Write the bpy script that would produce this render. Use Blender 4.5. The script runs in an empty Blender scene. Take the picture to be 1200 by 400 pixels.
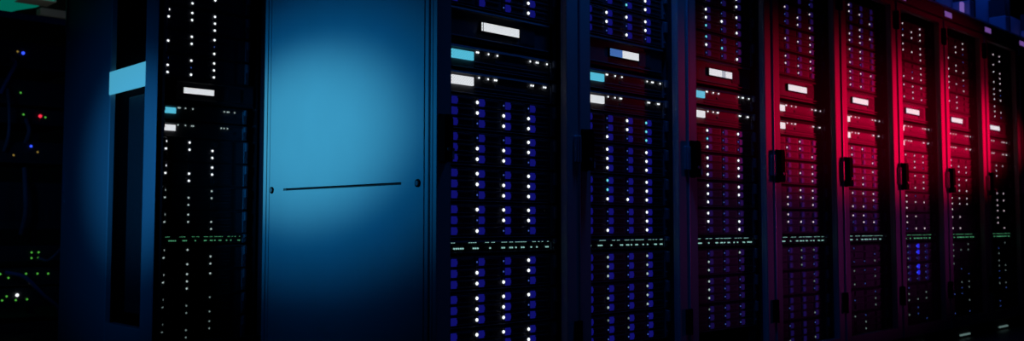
import bpy, bmesh, math, random
from mathutils import Vector, Matrix
random.seed(7)
S = bpy.context.scene
C = S.collection
D = 2.2                      # distance from the camera to the plane of the rack fronts
CAM_H = 0.68
X0 = 0.8209 * D              # left end of the main row
PITCH = 0.65
EQ = 0.066                   # how far the devices sit behind the door face
RACK_H = 1.99

# ---------------------------------------------------------------- materials
def new_mat(name):
    m = bpy.data.materials.new(name); m.use_nodes = True
    nt = m.node_tree
    return m, nt, nt.nodes['Principled BSDF']

def paint(name, col, rough=0.5, metal=0.0, spec=0.5, noise=0.0, scale=40):
    m, nt, b = new_mat(name)
    b.inputs['Roughness'].default_value = rough
    b.inputs['Metallic'].default_value = metal
    b.inputs['Specular IOR Level'].default_value = spec
    tc = nt.nodes.new('ShaderNodeTexCoord')
    nz = nt.nodes.new('ShaderNodeTexNoise'); nz.inputs['Scale'].default_value = scale
    nz.inputs['Detail'].default_value = 3
    nt.links.new(tc.outputs['Object'], nz.inputs['Vector'])
    cr = nt.nodes.new('ShaderNodeValToRGB')
    k = noise
    cr.color_ramp.elements[0].position = .3; cr.color_ramp.elements[1].position = .7
    cr.color_ramp.elements[0].color = (*[c * (1 - k) for c in col], 1)
    cr.color_ramp.elements[1].color = (*[min(1, c * (1 + k)) for c in col], 1)
    nt.links.new(nz.outputs['Fac'], cr.inputs['Fac'])
    nt.links.new(cr.outputs['Color'], b.inputs['Base Color'])
    return m

def glow(name, col, strength=1.0, dots=False, pitch=0.0070, base=(.02, .02, .02)):
    m, nt, b = new_mat(name)
    b.inputs['Base Color'].default_value = (*base, 1)
    b.inputs['Roughness'].default_value = .5
    b.inputs['Emission Color'].default_value = (*col, 1)
    b.inputs['Emission Strength'].default_value = strength
    if dots:                                  # perforated bezel over a backlit display
        tc = nt.nodes.new('ShaderNodeTexCoord')
        mp = nt.nodes.new('ShaderNodeMapping')
        mp.inputs['Scale'].default_value = (1 / pitch, 1 / pitch, 1 / pitch)
        mp.inputs['Rotation'].default_value = (0, math.radians(45), 0)
        nt.links.new(tc.outputs['Object'], mp.inputs['Vector'])
        sep = nt.nodes.new('ShaderNodeSeparateXYZ'); nt.links.new(mp.outputs['Vector'], sep.inputs[0])
        cx = nt.nodes.new('ShaderNodeCombineXYZ')
        for i, ax in ((0, 'X'), (1, 'Z')):
            fr = nt.nodes.new('ShaderNodeMath'); fr.operation = 'FRACT'
            nt.links.new(sep.outputs[ax], fr.inputs[0])
            sb = nt.nodes.new('ShaderNodeMath'); sb.operation = 'SUBTRACT'; sb.inputs[1].default_value = .5
            nt.links.new(fr.outputs[0], sb.inputs[0]); nt.links.new(sb.outputs[0], cx.inputs[i])
        ln = nt.nodes.new('ShaderNodeVectorMath'); ln.operation = 'LENGTH'
        nt.links.new(cx.outputs[0], ln.inputs[0])
        lt = nt.nodes.new('ShaderNodeMath'); lt.operation = 'GREATER_THAN'; lt.inputs[1].default_value = .27
        nt.links.new(ln.outputs['Value'], lt.inputs[0])
        ma = nt.nodes.new('ShaderNodeMath'); ma.operation = 'MULTIPLY_ADD'
        ma.inputs[1].default_value = strength * .55; ma.inputs[2].default_value = strength * .52
        nt.links.new(lt.outputs[0], ma.inputs[0]); nt.links.new(ma.outputs[0], b.inputs['Emission Strength'])
    try: m.cycles.emission_sampling = 'NONE'
    except Exception: pass
    return m

def glass(name, tint=(.93, .95, .96)):
    m = bpy.data.materials.new(name); m.use_nodes = True
    nt = m.node_tree; nt.nodes.clear()
    out = nt.nodes.new('ShaderNodeOutputMaterial')
    tr = nt.nodes.new('ShaderNodeBsdfTransparent'); tr.inputs['Color'].default_value = (*tint, 1)
    gl = nt.nodes.new('ShaderNodeBsdfGlossy'); gl.inputs['Roughness'].default_value = .5
    lw = nt.nodes.new('ShaderNodeLayerWeight'); lw.inputs['Blend'].default_value = .5
    pw = nt.nodes.new('ShaderNodeMath'); pw.operation = 'POWER'; pw.inputs[1].default_value = 5
    nt.links.new(lw.outputs['Facing'], pw.inputs[0])
    fr = nt.nodes.new('ShaderNodeMath'); fr.operation = 'MULTIPLY_ADD'; fr.inputs[1].default_value = .02; fr.inputs[2].default_value = .0
    nt.links.new(pw.outputs[0], fr.inputs[0])
    mx = nt.nodes.new('ShaderNodeMixShader')
    nt.links.new(fr.outputs[0], mx.inputs[0]); nt.links.new(tr.outputs[0], mx.inputs[1])
    nt.links.new(gl.outputs[0], mx.inputs[2]); nt.links.new(mx.outputs[0], out.inputs[0])
    return m

M = dict(
    frame=paint('powder_coated_frame', (.46, .45, .47), .5, noise=.04),
    panel=paint('satin_side_panel', (.55, .60, .64), .42, noise=.015, scale=8),
    groove=paint('dark_groove', (.012, .014, .02), .7),
    trim=paint('steel_edge_trim', (.45, .5, .6), .35, .4),
    inside=paint('rack_interior', (.045, .045, .05), .7, noise=.1),
    device=paint('device_faceplate', (.12, .117, .125), .55, noise=.08, scale=90),
    carrier=paint('drive_carrier', (.095, .095, .105), .5, noise=.08, scale=120),
    ear=paint('device_ear', (.26, .28, .32), .45, .2),
    black=paint('black_plastic', (.002, .0022, .003), .8, spec=.04),
    floor=paint('dark_raised_floor', (.03, .03, .034), .45, noise=.2, scale=6),
    wall=paint('dark_wall_paint', (.03, .032, .04), .8, noise=.1, scale=4),
    ceil=paint('dark_ceiling', (.028, .03, .035), .85, noise=.15, scale=3),
    sign=glow('lit_name_plate', (.14, .06, .26), 1.0, base=(.6, .55, .6)),  # plate is no lamp: violet light falling on it is painted as emission
    clip=glow('lit_duct_marker', (.16, .09, .36), 1.0),  # violet tone set as emission
    plate=paint('pale_plate', (.72, .7, .74), .45),
    cyansign=glow('lit_sign_plate', (.06, .34, .50), 1.0, base=(.5, .6, .6)),  # emission added so the plate stands out brighter than the post
    rail=paint('galvanised_rail', (.22, .23, .25), .45, .5),
    cablep=paint('blue_cable_sheath', (.10, .22, .5), .45),
    cabled=paint('grey_cable_sheath', (.16, .2, .26), .5),
    pink=paint('pale_key_tag', (.75, .55, .68), .5),
    duct=paint('overhead_panel', (.32, .36, .46), .5, noise=.1, scale=5),
    glass=glass('door_glass'),
    led_on=glow('white_led', (.95, .97, 1.0), 1.5),
    led_pink=glow('warm_white_led', (1.0, .80, .88), 1.05),
    led_soft=glow('soft_white_led', (.60, .74, .70), .7),
    led_faint=glow('faint_led', (.22, .30, .28), .7),
    led_cyan=glow('cyan_led', (.16, .75, .85), 1.1),
    led_dim=glow('dim_blue_led', (.06, .12, .50), .9),
    led_off=paint('unlit_led', (.03, .03, .05), .3),
    led_green=glow('green_led', (.08, .45, .05), .9),
    led_red=glow('red_led', (1.0, .03, .07), 1.1),
    led_blue=glow('blue_led', (.03, .08, 1.0), 1.6),
    led_amber=glow('amber_led', (.30, .20, .04), .7),
    port=glow('port_light', (.30, .58, .52), 1.0),
    port_g=glow('green_port_light', (.08, .36, .17), 1.1),
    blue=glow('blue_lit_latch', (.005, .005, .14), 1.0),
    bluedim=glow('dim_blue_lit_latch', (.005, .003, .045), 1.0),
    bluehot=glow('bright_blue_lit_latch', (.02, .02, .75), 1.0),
    lcd_cyan=glow('cyan_display', (.10, .55, .74), 1.0, True),
    lcd_white=glow('white_display', (.84, .84, .86), 1.0, True),
    lcd_blue=glow('blue_display', (.06, .16, .46), 1.0, True),
    lcd_grey=glow('grey_display', (.42, .46, .52), 1.0, True),
    teal=glow('teal_luminaire', (.0, .115, .078), 1.0),
    floorlight=glow('floor_strip_light', (.09, .15, .14), 1.0),  # a glint at the rack foot, painted as emission; no lamp there
)

# ---------------------------------------------------------------- mesh helpers
class MB:
    def __init__(s): s.bm = bmesh.new()
    def box(s, x0, x1, y0, y1, z0, z1, bev=0.0, seg=1):
        g = bmesh.ops.create_cube(s.bm, size=1)
        vs = g['verts']
        for v in vs:
            v.co = Vector((x0 + (v.co.x + .5) * (x1 - x0), y0 + (v.co.y + .5) * (y1 - y0), z0 + (v.co.z + .5) * (z1 - z0)))
        if bev > 0:
            es = list({e for v in vs for e in v.link_edges})
            bmesh.ops.bevel(s.bm, geom=es, offset=bev, segments=seg, affect='EDGES', profile=.7)
        return s
    def cyl(s, c, r, depth, axis='y', n=20, r2=None):
        rot = {'y': Matrix.Rotation(math.pi / 2, 4, 'X'), 'x': Matrix.Rotation(math.pi / 2, 4, 'Y'), 'z': Matrix.Identity(4)}[axis]
        bmesh.ops.create_cone(s.bm, cap_ends=True, segments=n, radius1=r, radius2=r if r2 is None else r2, depth=depth,
                              matrix=Matrix.Translation(c) @ rot)
        return s
    def dome(s, c, r, flat=.5):
        bmesh.ops.create_icosphere(s.bm, subdivisions=2, radius=r, matrix=Matrix.Translation(c) @ Matrix.Diagonal((1, flat, 1, 1)))
        return s
    def prism(s, pts, y0, y1, axis='y'):
        a = []; b = []
        for p, q in pts:
            if axis == 'y': a.append(s.bm.verts.new((p, y0, q))); b.append(s.bm.verts.new((p, y1, q)))
            else: a.append(s.bm.verts.new((y0, p, q))); b.append(s.bm.verts.new((y1, p, q)))
        n = len(pts)
        s.bm.faces.new(a); s.bm.faces.new(b[::-1])
        for i in range(n): s.bm.faces.new((a[i], b[i], b[(i + 1) % n], a[(i + 1) % n]))
        bmesh.ops.recalc_face_normals(s.bm, faces=s.bm.faces)
        return s
    def tube(s, pts, r, n=8):
        rings = []
        pts = [Vector(p) for p in pts]
        for i, p in enumerate(pts):
            t = (pts[min(i + 1, len(pts) - 1)] - pts[max(i - 1, 0)]).normalized()
            u = t.cross(Vector((.13, .97, .2))).normalized(); w = t.cross(u)
            rings.append([s.bm.verts.new(p + r * (math.cos(2 * math.pi * k / n) * u + math.sin(2 * math.pi * k / n) * w)) for k in range(n)])
        for a, b in zip(rings, rings[1:]):
            for k in range(n): s.bm.faces.new((a[k], a[(k + 1) % n], b[(k + 1) % n], b[k]))
        s.bm.faces.new(rings[0][::-1]); s.bm.faces.new(rings[-1])
        bmesh.ops.recalc_face_normals(s.bm, faces=s.bm.faces)
        for f in s.bm.faces: f.smooth = True
        return s
    def mesh(s, name, mat):
        me = bpy.data.meshes.new(name); s.bm.to_mesh(me); s.bm.free()
        me.materials.append(mat)
        return me
    def build(s, name, mat, parent=None, loc=(0, 0, 0)):
        return link(name, s.mesh(name, mat), parent, loc)

def link(name, me, parent=None, loc=(0, 0, 0)):
    o = bpy.data.objects.new(name, me); C.objects.link(o)
    o.location = loc
    if parent: o.parent = parent
    return o

def tag(o, label=None, cat=None, group=None, kind=None):
    if label: o['label'] = label
    if cat: o['category'] = cat
    if group: o['group'] = group
    if kind: o['kind'] = kind
    return o

def empty(name, loc, label, cat, group=None):
    o = bpy.data.objects.new(name, None); C.objects.link(o); o.location = loc
    o.empty_display_size = .1
    return tag(o, label, cat, group)

# ---------------------------------------------------------------- the room
Z_CEIL = 2.62
XL, XR, YF, YB = -2.2, 11.5, -2.6, 10.5
tag(MB().box(XL, XR, YF, YB, -.1, 0).build('floor', M['floor']), kind='structure')
tag(MB().box(XL, XR, YF, YB, Z_CEIL, Z_CEIL + .1).build('ceiling', M['ceil']), kind='structure')
tag(MB().box(XL - .1, XL, YF, YB, 0, Z_CEIL).build('wall_left', M['wall']), kind='structure')
tag(MB().box(XR, XR + .1, YF, YB, 0, Z_CEIL).build('wall_right', M['wall']), kind='structure')
tag(MB().box(XL, XR, YB, YB + .1, 0, Z_CEIL).build('wall_back', M['wall']), kind='structure')
tag(MB().box(XL, XR, YF - .1, YF, 0, Z_CEIL).build('wall_front', M['wall']), kind='structure')

# ---------------------------------------------------------------- heights shared by all racks (device centres)
SH = .0345
ABOVE = [1.444 + .117 * k for k in range(4)]              # shelves above the lit bar, lowest first
BETW = [1.044 - .1162 * k for k in range(4)]              # shelves between the servers and the port strip, top first
BELOW = [.5265 - .1162 * k for k in range(4)]             # shelves below the port strip, top first
Z_BAR, Z_S1, Z_S2, Z_SW = 1.33, 1.2245, 1.1415, .614
COLS = [.104, .221, .339, .456]

# shared meshes of one drive shelf (local origin: lower left front corner of the device area of the rack)
def carrier_mesh(w):
    b = MB()
    b.box(0, w, -.004, .10, -.0152, .0152, .0016)
    b.box(.034, w - .012, -.0075, -.004, .0062, .0125, .0008)     # pull lip
    b.box(.034, w - .012, -.0065, -.004, -.0125, -.0095, .0006)
    for k in range(5): b.box(.05 + k * .010, .055 + k * .010, -.0048, -.004, -.006, .005)
    return b.mesh('drive_carrier', M['carrier'])
CAR = carrier_mesh(.1125)
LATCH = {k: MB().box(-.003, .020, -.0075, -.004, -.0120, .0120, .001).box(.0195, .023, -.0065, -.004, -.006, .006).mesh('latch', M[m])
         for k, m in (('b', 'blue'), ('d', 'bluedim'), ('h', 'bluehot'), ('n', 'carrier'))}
def led(m, r): return MB().dome((0, -.005, 0), r, .6).mesh('status_light', M[m])
LED = {'1': led('led_on', .0056), '0': led('led_dim', .0028), 'c': led('led_cyan', .0050), 'p': led('led_pink', .0042),
       's': led('led_soft', .0048), 'f': led('led_faint', .0042), 'h': led('led_blue', .0045), '-': led('led_off', .0024)}
def chassis_mesh(x0, x1, h):
    b = MB()
    b.box(x0, x1, .0, .62, -h / 2, h / 2, .001)
    wl = .006 if .1 < h < .1135 else .013
    d_ = .006 if wl < .01 else .010
    b.prism([(.0, h / 2), (-d_, h / 2 - wl), (.0, h / 2 - wl)], x0, x1, 'x')
    b.box(x0, x1, -.007, .0, -h / 2, -h / 2 + .003, .001)
    return b
CHS = {4: chassis_mesh(.094, .567, .113).mesh('chassis', M['device']), 3: chassis_mesh(.094, .50, .113).mesh('chassis', M['device'])}
def ear_mesh(h, s):
    b = MB().box(.0, .022 * s, -.004, .012, -h / 2, h / 2, .0015)
    b.box(.003 * s, .019 * s, -.018, -.004, h * .05, h * .46, .003)
    b.cyl((.011 * s, -.006, -h * .3), .0038, .006, n=10)
    return b.mesh('mounting_ear', M['ear'])
EARR, EARL = ear_mesh(.108, 1), ear_mesh(.108, -1)
EARRS, EARLS = ear_mesh(.072, 1), ear_mesh(.072, -1)

def drive_shelf(rx, ry, z, label, group, pat, latch='b', cols=4, on='1', shift=0.0):
    """pat: one string per drive row, top first; one character per column"""
    t = empty('drive_shelf', (rx + shift, ry + EQ, z), label, 'storage shelf', group)
    link('chassis', CHS[cols], t)
    x1 = .567 if cols == 4 else .50
    link('mounting_ear', EARR, t, (x1 + .001, 0, 0)); link('mounting_ear', EARL, t, (.093, 0, 0))
    offs = COLS if cols == 4 else [c - .0065 for c in COLS[:3]]
    for r in range(3):
        for c in range(cols):
            z_ = SH * (1 - r)
            d = link('drive_carrier', CAR, t, (offs[c] - .0045 if cols == 4 else offs[c] - .0045, 0, z_))
            ch = pat[r][c]
            if ch == '1': ch = on
            link('status_light', LED[ch], d, (.0045, 0, 0))
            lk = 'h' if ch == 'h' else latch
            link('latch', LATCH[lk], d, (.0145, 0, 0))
    return t

SRV = {}
def server_face(cols):
    x1 = .567 if cols == 4 else .50
    b = chassis_mesh(.094, x1, .0765)
    b.box(.21, x1 - .01, -.006, 0, -.030, -.026, .001)
    b.box(.21, x1 - .01, -.006, 0, -.017, -.013, .001)
    b.box(.30, .45, -.004, 0, -.008, .002, .001)
    return b.mesh('chassis', M['device'])
for c_ in (3, 4): SRV[c_] = server_face(c_)
LCDM = {k: MB().box(0, w, -.009, 0, -.014, .014, .0015).mesh('display', M[m]) for k, w, m in
        (('cyan', .094, 'lcd_cyan'), ('white', .094, 'lcd_white'), ('blue', .094, 'lcd_blue'), ('grey', .094, 'lcd_grey'))}
LCD3 = {k: MB().box(0, .052, -.009, 0, -.014, .014, .0015).mesh('display', M[m]) for k, m in (('cyan', 'lcd_cyan'), ('white', 'lcd_white'))}
SMALL = {k: MB().dome((0, -.004, 0), r, .6).mesh('status_light', M[m]) for k, r, m in
         (('1', .0034, 'led_on'), ('p', .0034, 'led_pink'), ('s', .0036, 'led_soft'), ('0', .002, 'led_dim'))}
def server(rx, ry, z, label, group, lcd, leds, cols=4, on='1', shift=0.0):
    t = empty('rack_server', (rx + shift, ry + EQ, z), label, 'server', group)
    link('chassis', SRV[cols], t)
    x1 = .567 if cols == 4 else .50
    link('mounting_ear', EARRS, t, (x1 + .001, 0, 0)); link('mounting_ear', EARLS, t, (.093, 0, 0))
    if cols == 4: link('display', LCDM[lcd], t, (.109, 0, .003))
    else: link('display', LCD3[lcd], t, (.098, 0, .003))
    for x in leds: link('status_light', SMALL[on], t, (x, 0, .0185))
    return t
LEDS1 = [.219, .226, .271, .311, .466, .496, .504, .549]
LEDS2 = [.229, .269, .299, .307, .470, .480, .533, .542]

CTL = {}
for c_ in (3, 4):
    x1 = .567 if c_ == 4 else .50
    b = chassis_mesh(.094, x1, .114)
    b.box(.104, x1 - .01, -.010, 0, .040, .046, .002).box(.104, x1 - .01, -.010, 0, -.047, -.041, .002)
    for k in range(16):
        b.box(.42 + k * .0045 if c_ == 4 else .36 + k * .0045, .4225 + k * .0045 if c_ == 4 else .3625 + k * .0045, -.003, 0, -.03, .03)
    CTL[c_] = b.mesh('chassis', M['device'])
def controller(rx, ry, label, group, mode='white', cols=4, shift=0.0):
    t = empty('storage_controller', (rx + shift, ry + EQ, Z_BAR), label, 'server', group)
    link('chassis', CTL[cols], t)
    a, b_ = (.236, .407) if cols == 4 else (.148 - .02, .303 - .02)
    fr = MB().box(a - .004, b_ + .004, -.008, 0, -.018, .018, .002).build('display_bezel', M['black'], t)
    if mode == 'split':
        s = a + (b_ - a) * .42
        tag(MB().box(a, s, -.011, -.008, -.014, .014, .001).build('display', M['lcd_blue'], t), 'blue section of the display')
        tag(MB().box(s, b_, -.011, -.008, -.014, .014, .001).build('display', M['lcd_white'], t), 'white section of the display')
    elif mode == 'striped':
        for k, (p, q) in enumerate(((0, .55), (.57, .70), (.72, 1))):
            MB().box(a + (b_ - a) * p, a + (b_ - a) * q, -.011, -.008, -.014, .014, .001).build('display', M['lcd_grey' if k == 1 else 'lcd_white'], t)
    elif mode == 'edge':
        MB().box(a + .008, b_, -.011, -.008, -.014, .014, .001).build('display', M['lcd_white'], t)
        MB().box(a, a + .003, -.011, -.008, -.014, .014).build('display_edge', M['lcd_white'], t)
    else:
        MB().box(a, b_, -.011, -.008, -.014, .014, .001).build('display', M['lcd_white'], t)
    return t

SWM = {}
for c_ in (3, 4):
    x1 = .567 if c_ == 4 else .50
    b = chassis_mesh(.094, x1, .047)
    for k in range(24):
        u = .104 + (x1 - .114) * k / 24
        b.box(u, u + .0135, -.002, 0, -.003, .006); b.box(u, u + .0135, -.002, 0, -.020, -.011)
    SWM[c_] = b.mesh('chassis', M['inside'])
EARM = ear_mesh(.044, 1), ear_mesh(.044, -1)
PORT = {k: MB().box(-.0020, .0020, -.005, 0, -.0024, .0024, .0006).mesh('port_light', M[m]) for k, m in (('w', 'port'), ('g', 'port_g'))}
ROW_A = "11100000011110000110110001110110111111000110101001"
ROW_B = "00111110000111000001000001100110100110001001000011"
def switch(rx, ry, label, group, kind='w', cols=4, shift=0.0, seed=0):
    t = empty('network_switch', (rx + shift, ry + EQ, Z_SW), label, 'network switch', group)
    link('chassis', SWM[cols], t)
    x1 = .567 if cols == 4 else .50
    link('mounting_ear', EARM[0], t, (x1 + .001, 0, 0)); link('mounting_ear', EARM[1], t, (.093, 0, 0))
    rnd = random.Random(seed)
    for row, z in ((ROW_A, .011), (ROW_B, -.009)):
        k0 = rnd.randint(0, 6) if seed else 0
        row = row[k0:] + row[:k0]
        for k, ch in enumerate(row):
            if ch == '1':
                link('port_light', PORT[kind], t, (.108 + (x1 - .122) * k / 49, 0, z))
    return t

# ---------------------------------------------------------------- rack cabinets
def rack_body(root, w, h, depth, left_panel=True, header=True, rail_x=.068):
    b = MB()
    for x in (.003, w - .033):
        b.box(x, x + .03, depth - .04, depth - .008, .07, h - .003)
        b.box(x, x + .03, .034, .060, .07, h - .003)
    b.box(.003, w - .003, .034, .06, 1.90, h - .003)
    b.build('corner_posts', M['inside'], root)
    MB().box(.003, w - .003, .0, depth - .008, h - .003, h + .012, .002).build('top_panel', M['frame'], root)
    MB().box(.003, w - .003, .012, depth - .01, .0, .068).build('plinth', M['inside'], root)
    MB().box(.003, w - .003, depth - .008, depth, .01, h - .003).build('rear_panel', M['inside'], root)
    if left_panel: MB().box(.003, .008, .035, depth - .01, .07, h - .01).build('side_panel', M['inside'], root)
    MB().box(w - .008, w - .003, .035, depth - .01, .07, h - .01).build('side_panel', M['inside'], root)
    for x in (rail_x, w - .058):
        r = MB()
        r.box(x - .010 if x < w / 2 else x + .012, x + .001 if x < w / 2 else x + .022, EQ + .014, EQ + .05, .075, 1.89)
        r.build('mounting_rail', M['rail'], root)
    if header:
        MB().box(.001, w - .001, -.004, .034, 1.917, h, .002).build('header', M['frame'], root)

HANDLE = None
def handle_meshes():
    base = MB().box(.0, .036, -.006, 0, -.075, .075, .003).mesh('handle_base', M['black'])
    g = MB()
    g.prism([(.002, -.072), (.034, -.072), (.036, -.062), (.036, .058), (.028, .072), (.009, .072), (.002, .062)], -.032, -.0055)
    grip = g.mesh('handle', M['black'])
    lock = MB().cyl((.016, -.034, -.035), .006, .006, n=16).box(.0152, .0168, -.0380, -.037, -.039, -.031).mesh('lock_cylinder', M['rail'])
    return base, grip, lock
HB, HG, HL = handle_meshes()
KEEP = MB().box(0, .030, -.010, -.0, -.047, .047, .003).box(.010, .014, -.016, -.01, -.047, .047, .001).box(.022, .026, -.016, -.01, -.047, .047, .001).mesh('handle_keeper', M['trim'])
HINGE = MB().box(-.012, .015, -.010, 0, -.048, .048, .002).cyl((.006, -.013, 0), .009, .1, 'z', 12).mesh('hinge', M['black'])

def door_mesh(w, ls, rs):
    f = MB()
    f.box(.003, ls, 0, .03, .072, 1.908, .002)
    f.box(w - rs, w - .004, 0, .03, .072, 1.908, .002)
    f.box(ls, w - rs, 0, .03, 1.880, 1.908, .001)
    f.box(ls, w - rs, 0, .03, .072, .13, .001)
    f.box(ls - .004, ls, .0, .034, .13, 1.88)
    return f.mesh('door', M['frame'])
DOOR = door_mesh(PITCH, .057, .067)
PANE = MB().box(.055, PITCH - .065, .012, .016, .125, 1.884).mesh('glass_pane', M['glass'])
def door(root, hinge=True, keeper=True):
    d = link('door', DOOR, root)
    link('glass_pane', PANE, d)
    b = link('handle_base', HB, d, (.004, 0, .944)); tag(b, 'black handle base plate')
    tag(link('handle', HG, d, (.004, 0, .944)), 'black swing handle')
    tag(link('lock_cylinder', HL, d, (.004, 0, .944)), 'metal key lock')
    if keeper: tag(link('handle_keeper', KEEP, d, (PITCH - .034, 0, .946)), 'blue-lit ribbed metal keeper')
    for z in (1.80, .30): tag(link('hinge', HINGE, d, (PITCH - .022, 0, z)), 'black hinge')
    MB().box(PITCH - .006, PITCH - .0025, -.007, .02, .072, 1.908, .0006).build('edge_trim', M['trim'], d)
    return d

ORD = ['first', 'second', 'third', 'fourth', 'fifth', 'sixth', 'seventh', 'eighth', 'ninth']
def rack_phrase(i): return 'rack beside the blue panel' if i == 0 else ORD[i] + ' rack from the blue panel'
RACK_LOOK = ['black glass-door server rack whose whole blue side panel faces the camera, first of the row',
             'black glass-door server rack with faintly red frame, second from the blue panel',
             'server rack with glass door and half red front, third from the blue panel',
             'server rack with bright red frame and pink display edges, fourth from the blue panel',
             'bright red lit server rack, fifth from the blue panel',
             'bright red lit server rack, sixth from the blue panel, its door top showing',
             'red lit server rack, seventh from the blue panel, pale strip at its foot',
             'magenta lit server rack, eighth from the blue panel, last one fully in view',
             'red framed server rack cut by the right edge of the photo']

# observed drive lights, rows top to bottom; columns left to right
PAT = {
 (0, 'A', 1): ['---0', '--01', '-0-1'], (0, 'A', 0): ['-0-1', '--01', '--01'],
 (0, 'B', 0): ['0100', '0111', '-011'], (0, 'B', 1): ['-001', '-111', '-110'], (0, 'B', 2): ['-101', '-111', '-011'],
 (0, 'B', 3): ['-111', '-011', '-100'],
 (0, 'C', 0): ['-001', '-101', '-110'], (0, 'C', 1): ['-111', '-110', '-110'], (0, 'C', 2): ['-111', '-101', '-011'],
 (1, 'A', 0): ['-111', '-101', '-010'], (1, 'A', 1): ['-0-0', '-001', '-0c1'], (1, 'A', 2): ['-101', '-011', '-101'],
 (1, 'B', 0): ['-01c', '-01c', '-10c'], (1, 'B', 1): ['-101', '-101', '-101'], (1, 'B', 2): ['-c01', '-c01', '-111'],
 (1, 'B', 3): ['-001', '-001', '-101'], (1, 'C', 0): ['-101', '-101', '-101'], (1, 'C', 1): ['-001', '-101', '-101'], (1, 'C', 2): ['-110', '-010', '-000'],
 (2, 'A', 0): ['-c00', '-1c0', '-001'], (2, 'A', 1): ['-101', '-110', '-c01'], (2, 'A', 2): ['-001', '-001', '-101'],
 (2, 'B', 0): ['-101', '-c00', '-100'], (2, 'B', 1): ['-101', '-101', '-101'], (2, 'B', 2): ['-101', '-101', '-100'],
 (2, 'B', 3): ['-100', '-101', '-001'], (2, 'C', 0): ['-001', '-100', '-100'], (2, 'C', 1): ['-100', '-100', '-100'], (2, 'C', 2): ['-100', '-000', '-000'],
 (3, 'A', 0): ['-101', '-111', '--1-'], (3, 'A', 1): ['---1', '-111', '---1'], (3, 'A', 2): ['-1-1', '-01-', '-011'],
 (3, 'B', 0): ['--1-', '-11-', '---1'], (3, 'B', 1): ['---1', '--11', '---1'], (3, 'B', 2): ['--11', '-111', '-1-1'],
 (3, 'B', 3): ['-1--', '-111', '----'],
}
def pattern(i, sec, k):
    if (i, sec, k) in PAT: return PAT[(i, sec, k)]
    rnd = random.Random(i * 97 + ord(sec) * 13 + k * 5)
    rows = []
    for r in range(3):
        row = '-'
        for c in range(3):
            p = {'A': .58, 'B': .60, 'C': .22}[sec]
            if i >= 6 and sec == 'C': p = .30
            v = rnd.random()
            row += '1' if v < p else ('0' if v < p + (.3 if i < 4 or sec == 'C' else .05) else '-')
        rows.append(row)
    return rows

def make_rack(i):
    x = X0 + PITCH * i
    w = PITCH
    t = empty('server_rack', (x, D, 0), RACK_LOOK[i], 'server rack', 'server racks of the main row')
    rack_body(t, w, RACK_H, 1.04, left_panel=(i > 0))
    door(t)
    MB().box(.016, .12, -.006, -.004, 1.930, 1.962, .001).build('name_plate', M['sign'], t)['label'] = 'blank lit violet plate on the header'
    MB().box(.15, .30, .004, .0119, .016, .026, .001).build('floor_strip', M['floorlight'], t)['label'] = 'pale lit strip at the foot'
    return t

def fill_rack(i, nA=4, nC=3):
    x = X0 + PITCH * i
    ph = rack_phrase(i)
    on = '1' if i < 3 else 'p'
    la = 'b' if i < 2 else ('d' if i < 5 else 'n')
    names = ['first', 'second', 'third', 'fourth']
    for k in range(nA):
        drive_shelf(x, D, ABOVE[k], 'drive shelf, %s above the white-bar unit, %s' % (names[k], ph), 'drive shelves', pattern(i, 'A', k), la, on=on)
    controller(x, D, 'black unit with wide lit white bar, %s' % ph if i != 1 else 'black unit with half blue half white bar, %s' % ph, 'units with a lit bar',
               {0: 'edge', 1: 'split', 2: 'striped'}.get(i, 'white'))
    server(x, D, Z_S1, 'black server with small cyan display, %s' % ph if i < 3 else 'black server, upper of the two below the lit bar, %s' % ph, 'servers with a small display',
           'cyan' if i < 3 else 'white', LEDS1, on='1' if i < 3 else 'p')
    server(x, D, Z_S2, 'black server with small white display, %s' % ph if i < 3 else 'black server, lower of the two below the lit bar, %s' % ph, 'servers with a small display', 'white', LEDS2, on='1' if i < 3 else 'p')
    for k in range(4):
        drive_shelf(x, D, BETW[k], 'drive shelf, %s below the two servers, %s' % (names[k], ph), 'drive shelves', pattern(i, 'B', k), la, on=on)
    switch(x, D, 'thin black switch with two rows of tiny port lights, %s' % ph, 'network switches', 'w' if i < 5 else 'g', seed=i)
    for k in range(nC):
        p = pattern(i, 'C', k)
        if i == 5 and k < 2: p = ['-1h0', '-0h0', '-100']
        drive_shelf(x, D, BELOW[k], 'drive shelf, %s below the port switch, %s' % (names[k], ph), 'drive shelves', p,
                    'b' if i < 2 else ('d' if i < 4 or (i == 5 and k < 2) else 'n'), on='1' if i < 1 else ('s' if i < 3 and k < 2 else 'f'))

racks = [make_rack(i) for i in range(9)]
for i in range(8): fill_rack(i, nA=[2, 3, 4, 4, 4, 4, 4, 4][i], nC=[3, 3, 3, 4, 4, 4, 4, 4][i])

# the big side panel that faces the camera, child of the first rack
r0 = racks[0]
def side_panel_mesh():
    b = MB()
    y0, y1, z0, z1 = .062, .990, .04, RACK_H - .02
    s0, s1, q0, q1 = .174, .892, .807, .8155          # slot
    xa, xb = .000, .014
    b.box(xa, xb, y0, y1, q1, z1); b.box(xa, xb, y0, y1, z0, q0)
    b.box(xa, xb, y0, s0, q0, q1); b.box(xa, xb, s1, y1, q0, q1)
    return b.mesh('side_panel', M['panel'])
sp = tag(link('side_panel', side_panel_mesh(), r0), 'blue-lit satin side panel')
MB().box(.016, .019, .1, .96, .79, .83).build('handle_slot', M['groove'], sp)
for y, z in ((.971, .811), (.0885, .8095)):
    k = MB().cyl((-.001, y, z), .0125, .006, 'x', 24).build('lock', M['black'], sp)
    MB().cyl((-.0045, y, z), .0075, .004, 'x', 20).box(-.0072, -.0064, y - .001, y + .001, z - .005, z + .005).build('lock_core', M['ear'], sp)
pst = MB()
pst.box(.000, .020, .040, .057, .02, RACK_H, .0012)
pst.box(.004, .020, .028, .040, .02, RACK_H)
pst.box(.000, .020, .0205, .028, .02, RACK_H, .0012)
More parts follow.
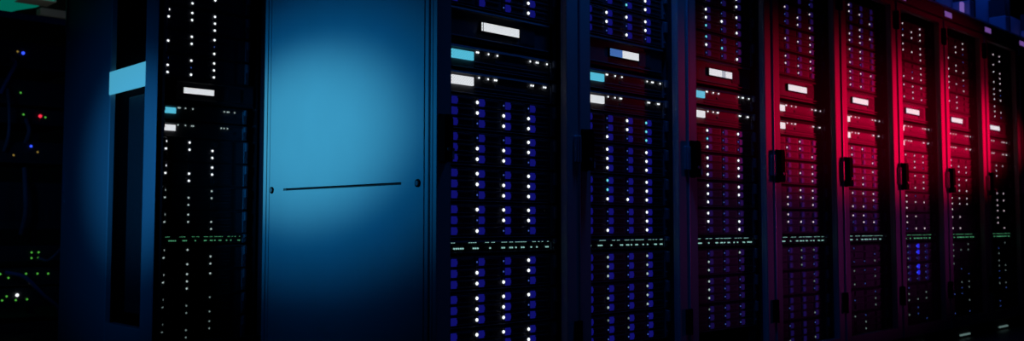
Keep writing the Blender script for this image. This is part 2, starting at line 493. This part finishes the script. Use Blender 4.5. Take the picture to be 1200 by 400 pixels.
pst.box(.006, .020, .016, .0205, .02, RACK_H)
pst.box(.000, .0028, -.000, .015, .02, RACK_H, .0006)
pst.build('front_side_post', M['panel'], r0)
MB().box(.010, .020, .056, .063, .02, RACK_H).box(.010, .020, .989, .997, .02, RACK_H).build('panel_gasket', M['groove'], r0)
MB().box(.000, .020, .996, 1.012, .02, RACK_H, .001).box(.004, .02, 1.012, 1.02, .02, RACK_H).box(.000, .020, 1.02, 1.04, .02, RACK_H, .001).build('rear_side_post', M['panel'], r0)

# ---------------------------------------------------------------- key tags hanging at the door locks
def key_tag(x, z, label, mat='pink', h=.030):
    b = MB().box(-.004, .004, -.002, .0, -h, -.004, .001)
    t = empty('key_with_tag', (x, D - .0365, z), label, 'key', 'keys hanging at the door locks')
    b.build('tag', M[mat], t)
    MB().cyl((0, -.0015, .0), .0045, .002, n=12).box(-.0012, .0012, -.002, 0, -.006, -.001).build('key', M['rail'], t)
for i in range(1, 8):
    key_tag(X0 + PITCH * i + .036, .909, 'small key with pale tag at the handle, ' + rack_phrase(i))
key_tag(X0 + .036, .909, 'small key with violet tag hanging by the left door frame, rack beside the blue panel')

# ---------------------------------------------------------------- second row: rack facing the camera left of the blue panel
X2, Y2 = 1.826, 1.943 * D
W2 = .60
t2 = empty('server_rack', (X2, Y2, 0), 'dark server rack behind, between the blue side panel and the narrow cyan-signed end frame', 'server rack')
rack_body(t2, W2, RACK_H, 1.10, left_panel=False, header=False, rail_x=.040)
d2 = MB()
d2.box(.003, .040, 0, .03, .072, 1.97, .002); d2.box(W2 - .045, W2 - .004, 0, .03, .072, 1.97, .002)
d2.box(.040, W2 - .045, 0, .03, 1.92, 1.97); d2.box(.040, W2 - .045, 0, .03, .072, .13)
d2o = d2.build('door', M['inside'], t2)
MB().box(.038, W2 - .043, .012, .016, .125, 1.925).build('glass_pane', M['glass'], d2o)
SHIFT2 = -.040
p2 = {
 'A': [['011', '101', '111'], ['-11', '110', '-01'.replace('0', '-')], ['111', '111', '--1'], ['--1', '111', '-1-']],
 'B': [['11-', '111', '--1'], ['1-1', '111', '-1-'], ['1-1', '111', '-1-'], ['11-', '111', '--1']],
 'C': [['11-', '1-1', '-11'], ['111', '11-', '-1-'], ['1-1', '11-', '-11'], ['1-1', '111', '-1-']],
}
names = ['first', 'second', 'third', 'fourth']
R2 = 'dark rack left of the blue side panel'
for k in range(4):
    drive_shelf(X2, Y2, ABOVE[k], 'drive shelf, %s above the white bar, %s' % (names[k], R2), 'drive shelves of the rear rack', p2['A'][k], 'n', 3, '1', SHIFT2 + .020)
    drive_shelf(X2, Y2, BETW[k], 'drive shelf, %s below the two displays, %s' % (names[k], R2), 'drive shelves of the rear rack', p2['B'][k], 'n', 3, '1' if k < 2 else 's', SHIFT2 + .020)
    drive_shelf(X2, Y2, BELOW[k], 'drive shelf, %s below the green port lights, %s' % (names[k], R2), 'drive shelves of the rear rack', p2['C'][k], 'n', 3, 's' if k < 2 else 'f', SHIFT2 + .020)
controller(X2, Y2, 'black unit with lit white bar, ' + R2, None, 'white', 3, SHIFT2 + .070 - .0)
E3 = [.163, .171, .199, .236, .40, .416, .424, .455]
server(X2, Y2, Z_S1, 'black server with cyan display, ' + R2, None, 'cyan', E3, 3, 's', SHIFT2 + .012)
server(X2, Y2, Z_S2, 'server with white display below cyan one, ' + R2, None, 'white', [.163, .20, .232, .240, .385, .40, .418], 3, 's', SHIFT2 + .012)
switch(X2, Y2, 'thin switch with green port lights, ' + R2, None, 'g', 3, SHIFT2 + .02, seed=0)

# side of that rack: end post, deep channel with a plate across it, wide panel
def yb(y): return y - Y2
MB().box(.000, .030, .0, yb(4.409), .0, RACK_H, .003).build('end_post', M['panel'], t2)
MB().box(.001, .030, yb(4.838), yb(5.505), .0, RACK_H, .003).build('side_panel', M['panel'], t2)
ch = MB().box(.054, .058, yb(4.409), yb(4.838), .0, RACK_H)
ch.box(.03, .058, yb(4.838), yb(4.85), .0, RACK_H); ch.box(.03, .058, yb(4.40), yb(4.409), .0, RACK_H)
ch.build('channel_back', M['black'], t2)
MB().box(.042, .053, yb(4.42), yb(4.70), .25, 1.32, .004).build('channel_insert', M['inside'], t2)
MB().box(.004, .053, yb(4.4095), yb(4.838), .0, .19, .004).build('channel_sill', M['panel'], t2)
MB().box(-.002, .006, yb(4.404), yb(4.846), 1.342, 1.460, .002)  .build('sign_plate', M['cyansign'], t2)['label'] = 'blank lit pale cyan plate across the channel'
for y, z in ((5.45, 1.70), (5.46, .81)):
    MB().cyl((-.002, yb(y), z), .008, .008, 'x', 14).build('screw', M['plate'], t2)
MB().box(-.006, .001, yb(5.47), yb(5.485), .86, .98, .001).build('latch', M['trim'], t2)
MB().box(-.004, .001, yb(5.49), yb(5.503), 1.76, 1.98, .001).build('edge_trim', M['trim'], t2)

# ---------------------------------------------------------------- third row: open rack with cabled gear at the left edge
X3, Y3 = 1.56, 2.9 * D
t3 = empty('open_rack', (X3, Y3, 0), 'open dark equipment rack full of cabled gear at the left edge', 'equipment rack')
for x in (.0, .62): MB().box(x, x + .04, .10, .14, .0, 1.98, .003).build('post', M['inside'], t3)
for x in (.0, .62): MB().box(x, x + .04, .80, .84, .0, 1.98, .003).build('post', M['inside'], t3)
MB().box(.0, .66, .0, .84, 1.98, 2.02, .003).build('top_panel', M['frame'], t3)
MB().box(.0, .66, .05, .84, .0, .06, .003).build('base', M['inside'], t3)
# gear: (centre z, height, light list (x, z, kind)), coordinates in the rack
gear = [
 (1.76, .17, 'dark patch unit with one blue and one amber light, topmost in the open rack', [(.307, 1.769, 'blue'), (.275, 1.775, 'amber')]),
 (1.52, .16, 'dark unit with single green light, below the topmost unit of the open rack', [(.30, 1.515, 'green')]),
 (1.37, .10, 'dark unit with red light between two green ones in the open rack', [(.32, 1.379, 'green'), (.419, 1.376, 'red'), (.45, 1.371, 'green')]),
 (1.14, .14, 'dark unit with blue light above an amber one in the open rack', [(.37, 1.18, 'blue2'), (.41, 1.145, 'amber'), (.27, 1.118, 'amber')]),
 (.80, .30, 'tall unlit dark unit at mid height of the open rack', []),
 (.50, .10, 'dark switch with a square of four green lights in the open rack', [(.392, .507, 'green'), (.433, .507, 'green'), (.392, .472, 'green'), (.433, .472, 'green')]),
 (.355, .11, 'dark switch with a long row of green lights in the open rack', [(.215, .377, 'green'), (.29, .377, 'green'), (.262, .352, 'green'), (.363, .374, 'green'), (.363, .346, 'green'), (.43, .372, 'green'), (.494, .37, 'green')]),
 (.225, .12, 'dark switch with a bright blue light among green ones, lowest in the open rack', [(.255, .238, 'green'), (.315, .242, 'bluehot'), (.23, .214, 'green'), (.308, .212, 'green'), (.373, .214, 'green')]),
]
GL = {k: MB().dome((0, -.004, 0), r, .6).mesh('status_light', M[m]) for k, r, m in
      (('green', .0062, 'led_green'), ('red', .011, 'led_red'), ('blue', .010, 'led_blue'), ('blue2', .008, 'led_blue'), ('amber', .0065, 'led_amber'), ('bluehot', .010, 'led_on'))}
for z, h, lab, lights in gear:
    g = empty('network_device', (X3, Y3 + .02, z), lab, 'network device', 'gear in the open rack')
    b = MB().box(.045, .615, .0, .55, -h / 2, h / 2, .004)
    for k in range(12):
        b.box(.075 + k * .043, .105 + k * .043, -.004, 0, -h * .3, -h * .05)
    b.build('chassis', M['inside'], g)
    for s in (.03, .63): MB().box(s - .018, s + .018, -.006, .004, -h / 2, h / 2, .001).build('mounting_ear', M['rail'], g)
    for x, zz, k in lights: link('status_light', GL[k], g, (x, -.003, zz - z))
def cable(pts, r, mat, label):
    P = [Vector(p) for p in pts]; out = []
    for i in range(len(P) - 1):
        p0, p1, p2_, p3 = P[max(i - 1, 0)], P[i], P[i + 1], P[min(i + 2, len(P) - 1)]
        for s in range(8):
            u = s / 8
            out.append(.5 * ((2 * p1) + (p2_ - p0) * u + (2 * p0 - 5 * p1 + 4 * p2_ - p3) * u * u + (3 * p1 - p0 - 3 * p2_ + p3) * u ** 3))
    out.append(P[-1])
    tag(MB().tube(out, r).build('network_cable', M[mat]), label, 'cable', 'cables at the open rack')
F3 = Y3 - .02
cable([(1.74, F3 + .02, 1.50), (1.77, F3 - .03, 1.60), (1.80, F3 - .04, 1.68), (1.80, F3 + .02, 1.72)], .012, 'cablep', 'blue cable looping beside the single green light, high in the open rack')
cable([(1.77, F3 + .02, 1.14), (1.78, F3 - .03, 1.25), (1.775, F3 - .04, 1.40), (1.78, F3 + .02, 1.53)], .010, 'cabled', 'grey cable running down left of the red light in the open rack')
cable([(1.89, F3 + .02, 1.20), (1.90, F3 - .02, 1.27), (1.89, F3 + .02, 1.35)], .012, 'cabled', 'short grey cable just below the red light in the open rack')
cable([(1.88, F3 + .02, .62), (1.89, F3 - .03, .75), (1.885, F3 - .03, .90), (1.89, F3 + .02, 1.04)], .014, 'cabled', 'thick grey cable down the tall unlit unit in the open rack')
cable([(1.80, F3 + .02, .385), (1.88, F3 - .03, .365), (1.93, F3 - .05, .32), (2.0, F3 - .06, .24), (2.10, F3 - .04, .15), (2.13, F3 + .02, .05)], .013, 'cablep', 'bright blue cable slanting down right past the green lights in the open rack')
cable([(1.99, F3 + .02, .47), (2.03, F3 - .02, .455), (2.07, F3 - .04, .49), (2.12, F3 + .01, .53)], .010, 'cabled', 'short grey cable right of the four green lights in the open rack')

# ---------------------------------------------------------------- overhead fittings
# teal ceiling luminaire and pale beams above the open rack
t = empty('ceiling_light', (2.1, 8.6, Z_CEIL), 'teal glowing ceiling light at the top left corner', 'ceiling light')
g = MB().prism([(-.9, -1.0), (.30, -1.0), (.42, -.25), (.50, -.02), (.54, .40), (.42, .44), (-.9, .66)], 0, .012)
bmesh.ops.transform(g.bm, matrix=Matrix.Rotation(-math.pi / 2, 4, 'X') @ Matrix.Diagonal((1, 1, -1, 1)), verts=g.bm.verts)
g.build('diffuser', M['teal'], t, (0, 0, -.052))
MB().box(-.9, .32, -1.0, .40, -.035, 0, .004).build('housing', M['inside'], t)
tag(MB().box(2.72, 2.98, 8.86, 8.98, Z_CEIL - .07, Z_CEIL - .001, .004).build('ceiling_beam', M['plate']), 'short pale beam under the ceiling right of the teal light', 'beam')
tag(MB().box(2.40, 2.66, 8.26, 8.50, Z_CEIL - .07, Z_CEIL - .001, .004).build('ceiling_beam', M['plate']), 'pale panel edge under the ceiling touching the teal light at the top', 'beam')

# panels standing on top of the main row towards the ceiling
for i in range(4, 9):
    x = X0 + PITCH * i
    t = empty('cable_duct', (x, D, RACK_H + .012), 'blue-lit panelled cable duct on top of the %s rack from the blue panel' % ORD[i], 'cable duct', 'cable ducts on the racks')
    MB().box(.004, PITCH - .004, .17, .19, .0, .22 + .05 * (i % 2), .003).build('back_plate', M['duct'], t)
    MB().box(.004, PITCH - .004, .06, .17, .0, .012, .002).build('tray', M['duct'], t)
    for q in (.03, PITCH - .05): MB().box(q, q + .02, .06, .17, .012, .26, .003).build('bracket', M['inside'], t)
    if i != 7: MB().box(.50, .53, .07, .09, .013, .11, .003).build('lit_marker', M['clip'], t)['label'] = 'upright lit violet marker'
    MB().box(.57, .645, .05, .16, .013, .13, .004).build('riser_box', M['duct'], t)

# ---------------------------------------------------------------- lights
def look(o, target):
    o.rotation_euler = (Vector(target) - o.location).to_track_quat('-Z', 'Y').to_euler()
def spot(name, loc, target, col, power, size, blend=1.0, r=.05, scale=None):
    l = bpy.data.lights.new(name, 'SPOT'); l.color = col; l.energy = power
    l.spot_size = math.radians(size); l.spot_blend = blend; l.shadow_soft_size = r
    o = bpy.data.objects.new(name, l); C.objects.link(o); o.location = loc; look(o, target)
    if scale: o.scale = scale
    return o
def area(name, loc, target, col, power, sx, sy):
    l = bpy.data.lights.new(name, 'AREA'); l.shape = 'RECTANGLE'; l.size = sx; l.size_y = sy; l.color = col; l.energy = power
    o = bpy.data.objects.new(name, l); C.objects.link(o); o.location = loc; look(o, target)
    return o
for nm, sz, pw, col, sx in (('cyan_spot_core', 27, 62, (.13, .68, .82), 2.0), ('cyan_spot_halo', 42, 44, (.01, .34, .85), 2.0), ('blue_spot_halo', 62, 11, (.0, .15, .62), 1.3)):
    spot(nm, (.15, 2.85, 1.12), (X0, 2.96, 1.00), col, pw, sz, 1, .05, (sx, 1, 1))
spot('rear_blue_core', (.12, 3.95, 1.10), (X2, 4.47, .98), (.02, .23, .62), 56, 38, 1, .05, (1.2, 1, 1))
spot('rear_blue_halo', (.12, 3.95, 1.10), (X2, 4.60, .95), (.0, .10, .42), 18, 66, 1, .05)
spot('red_spot', (8.38, -.44, 1.25), (5.65, D, 1.24), (1.0, .0, .055), 820, 13, 1, .10, (3.2, 1, 1))
spot('red_wash', (8.38, -.44, 1.35), (5.8, D, 1.40), (1.0, .0, .08), 75, 20, 1, .10, (1.6, 1, 1))
spot('aisle_blue', (-.6, .6, 1.5), (2.9, D, .9), (.01, .13, .62), 7, 36, 1, .15)
spot('overhead_blue', (2.6, 1.92, 2.58), (2.7, 2.24, .9), (.01, .12, .60), 30, 90, 1, .10)
spot('rear_gear_blue', (1.05, 5.55, 1.25), (1.85, 6.38, .8), (.02, .16, .5), 3.5, 100, 1, .1)  # unseen fill, added so the open rack's cables show
spot('aisle_violet', (8.1, -.6, .7), (4.9, D, .62), (.62, .05, .50), 42, 15, 1, .15, (2.4, 1, 1))
area('duct_blue', (6.0, 2.22, 2.57), (6.0, 2.6, 2.1), (.01, .10, .8), 4.5, 2.8, .08)
spot('ceiling_glow', (2.2, 7.6, 2.2), (2.75, 8.9, 2.56), (.75, .8, .6), 2.0, 60, 1, .05)  # unseen fill, added to brighten the pale ceiling beams

w = bpy.data.worlds.new('dark_room'); S.world = w; w.use_nodes = True
w.node_tree.nodes['Background'].inputs[0].default_value = (.05, .2, 1, 1)
w.node_tree.nodes['Background'].inputs[1].default_value = .0005

# ---------------------------------------------------------------- camera
cam = bpy.data.cameras.new('camera'); co = bpy.data.objects.new('camera', cam); C.objects.link(co)
co.location = (0, 0, CAM_H)
co.rotation_euler = (math.radians(90) + math.atan(64 / 1100), 0, math.radians(-44))
cam.sensor_width = 36; cam.lens = 33.0; cam.clip_start = .01
cam.dof.use_dof = True; cam.dof.focus_distance = 3.3; cam.dof.aperture_fstop = 3.2
S.camera = co
S.view_settings.view_transform = 'Standard'; S.view_settings.look = 'None'
S.view_settings.exposure = 0; S.view_settings.gamma = 1
S.view_settings.use_curve_mapping = False
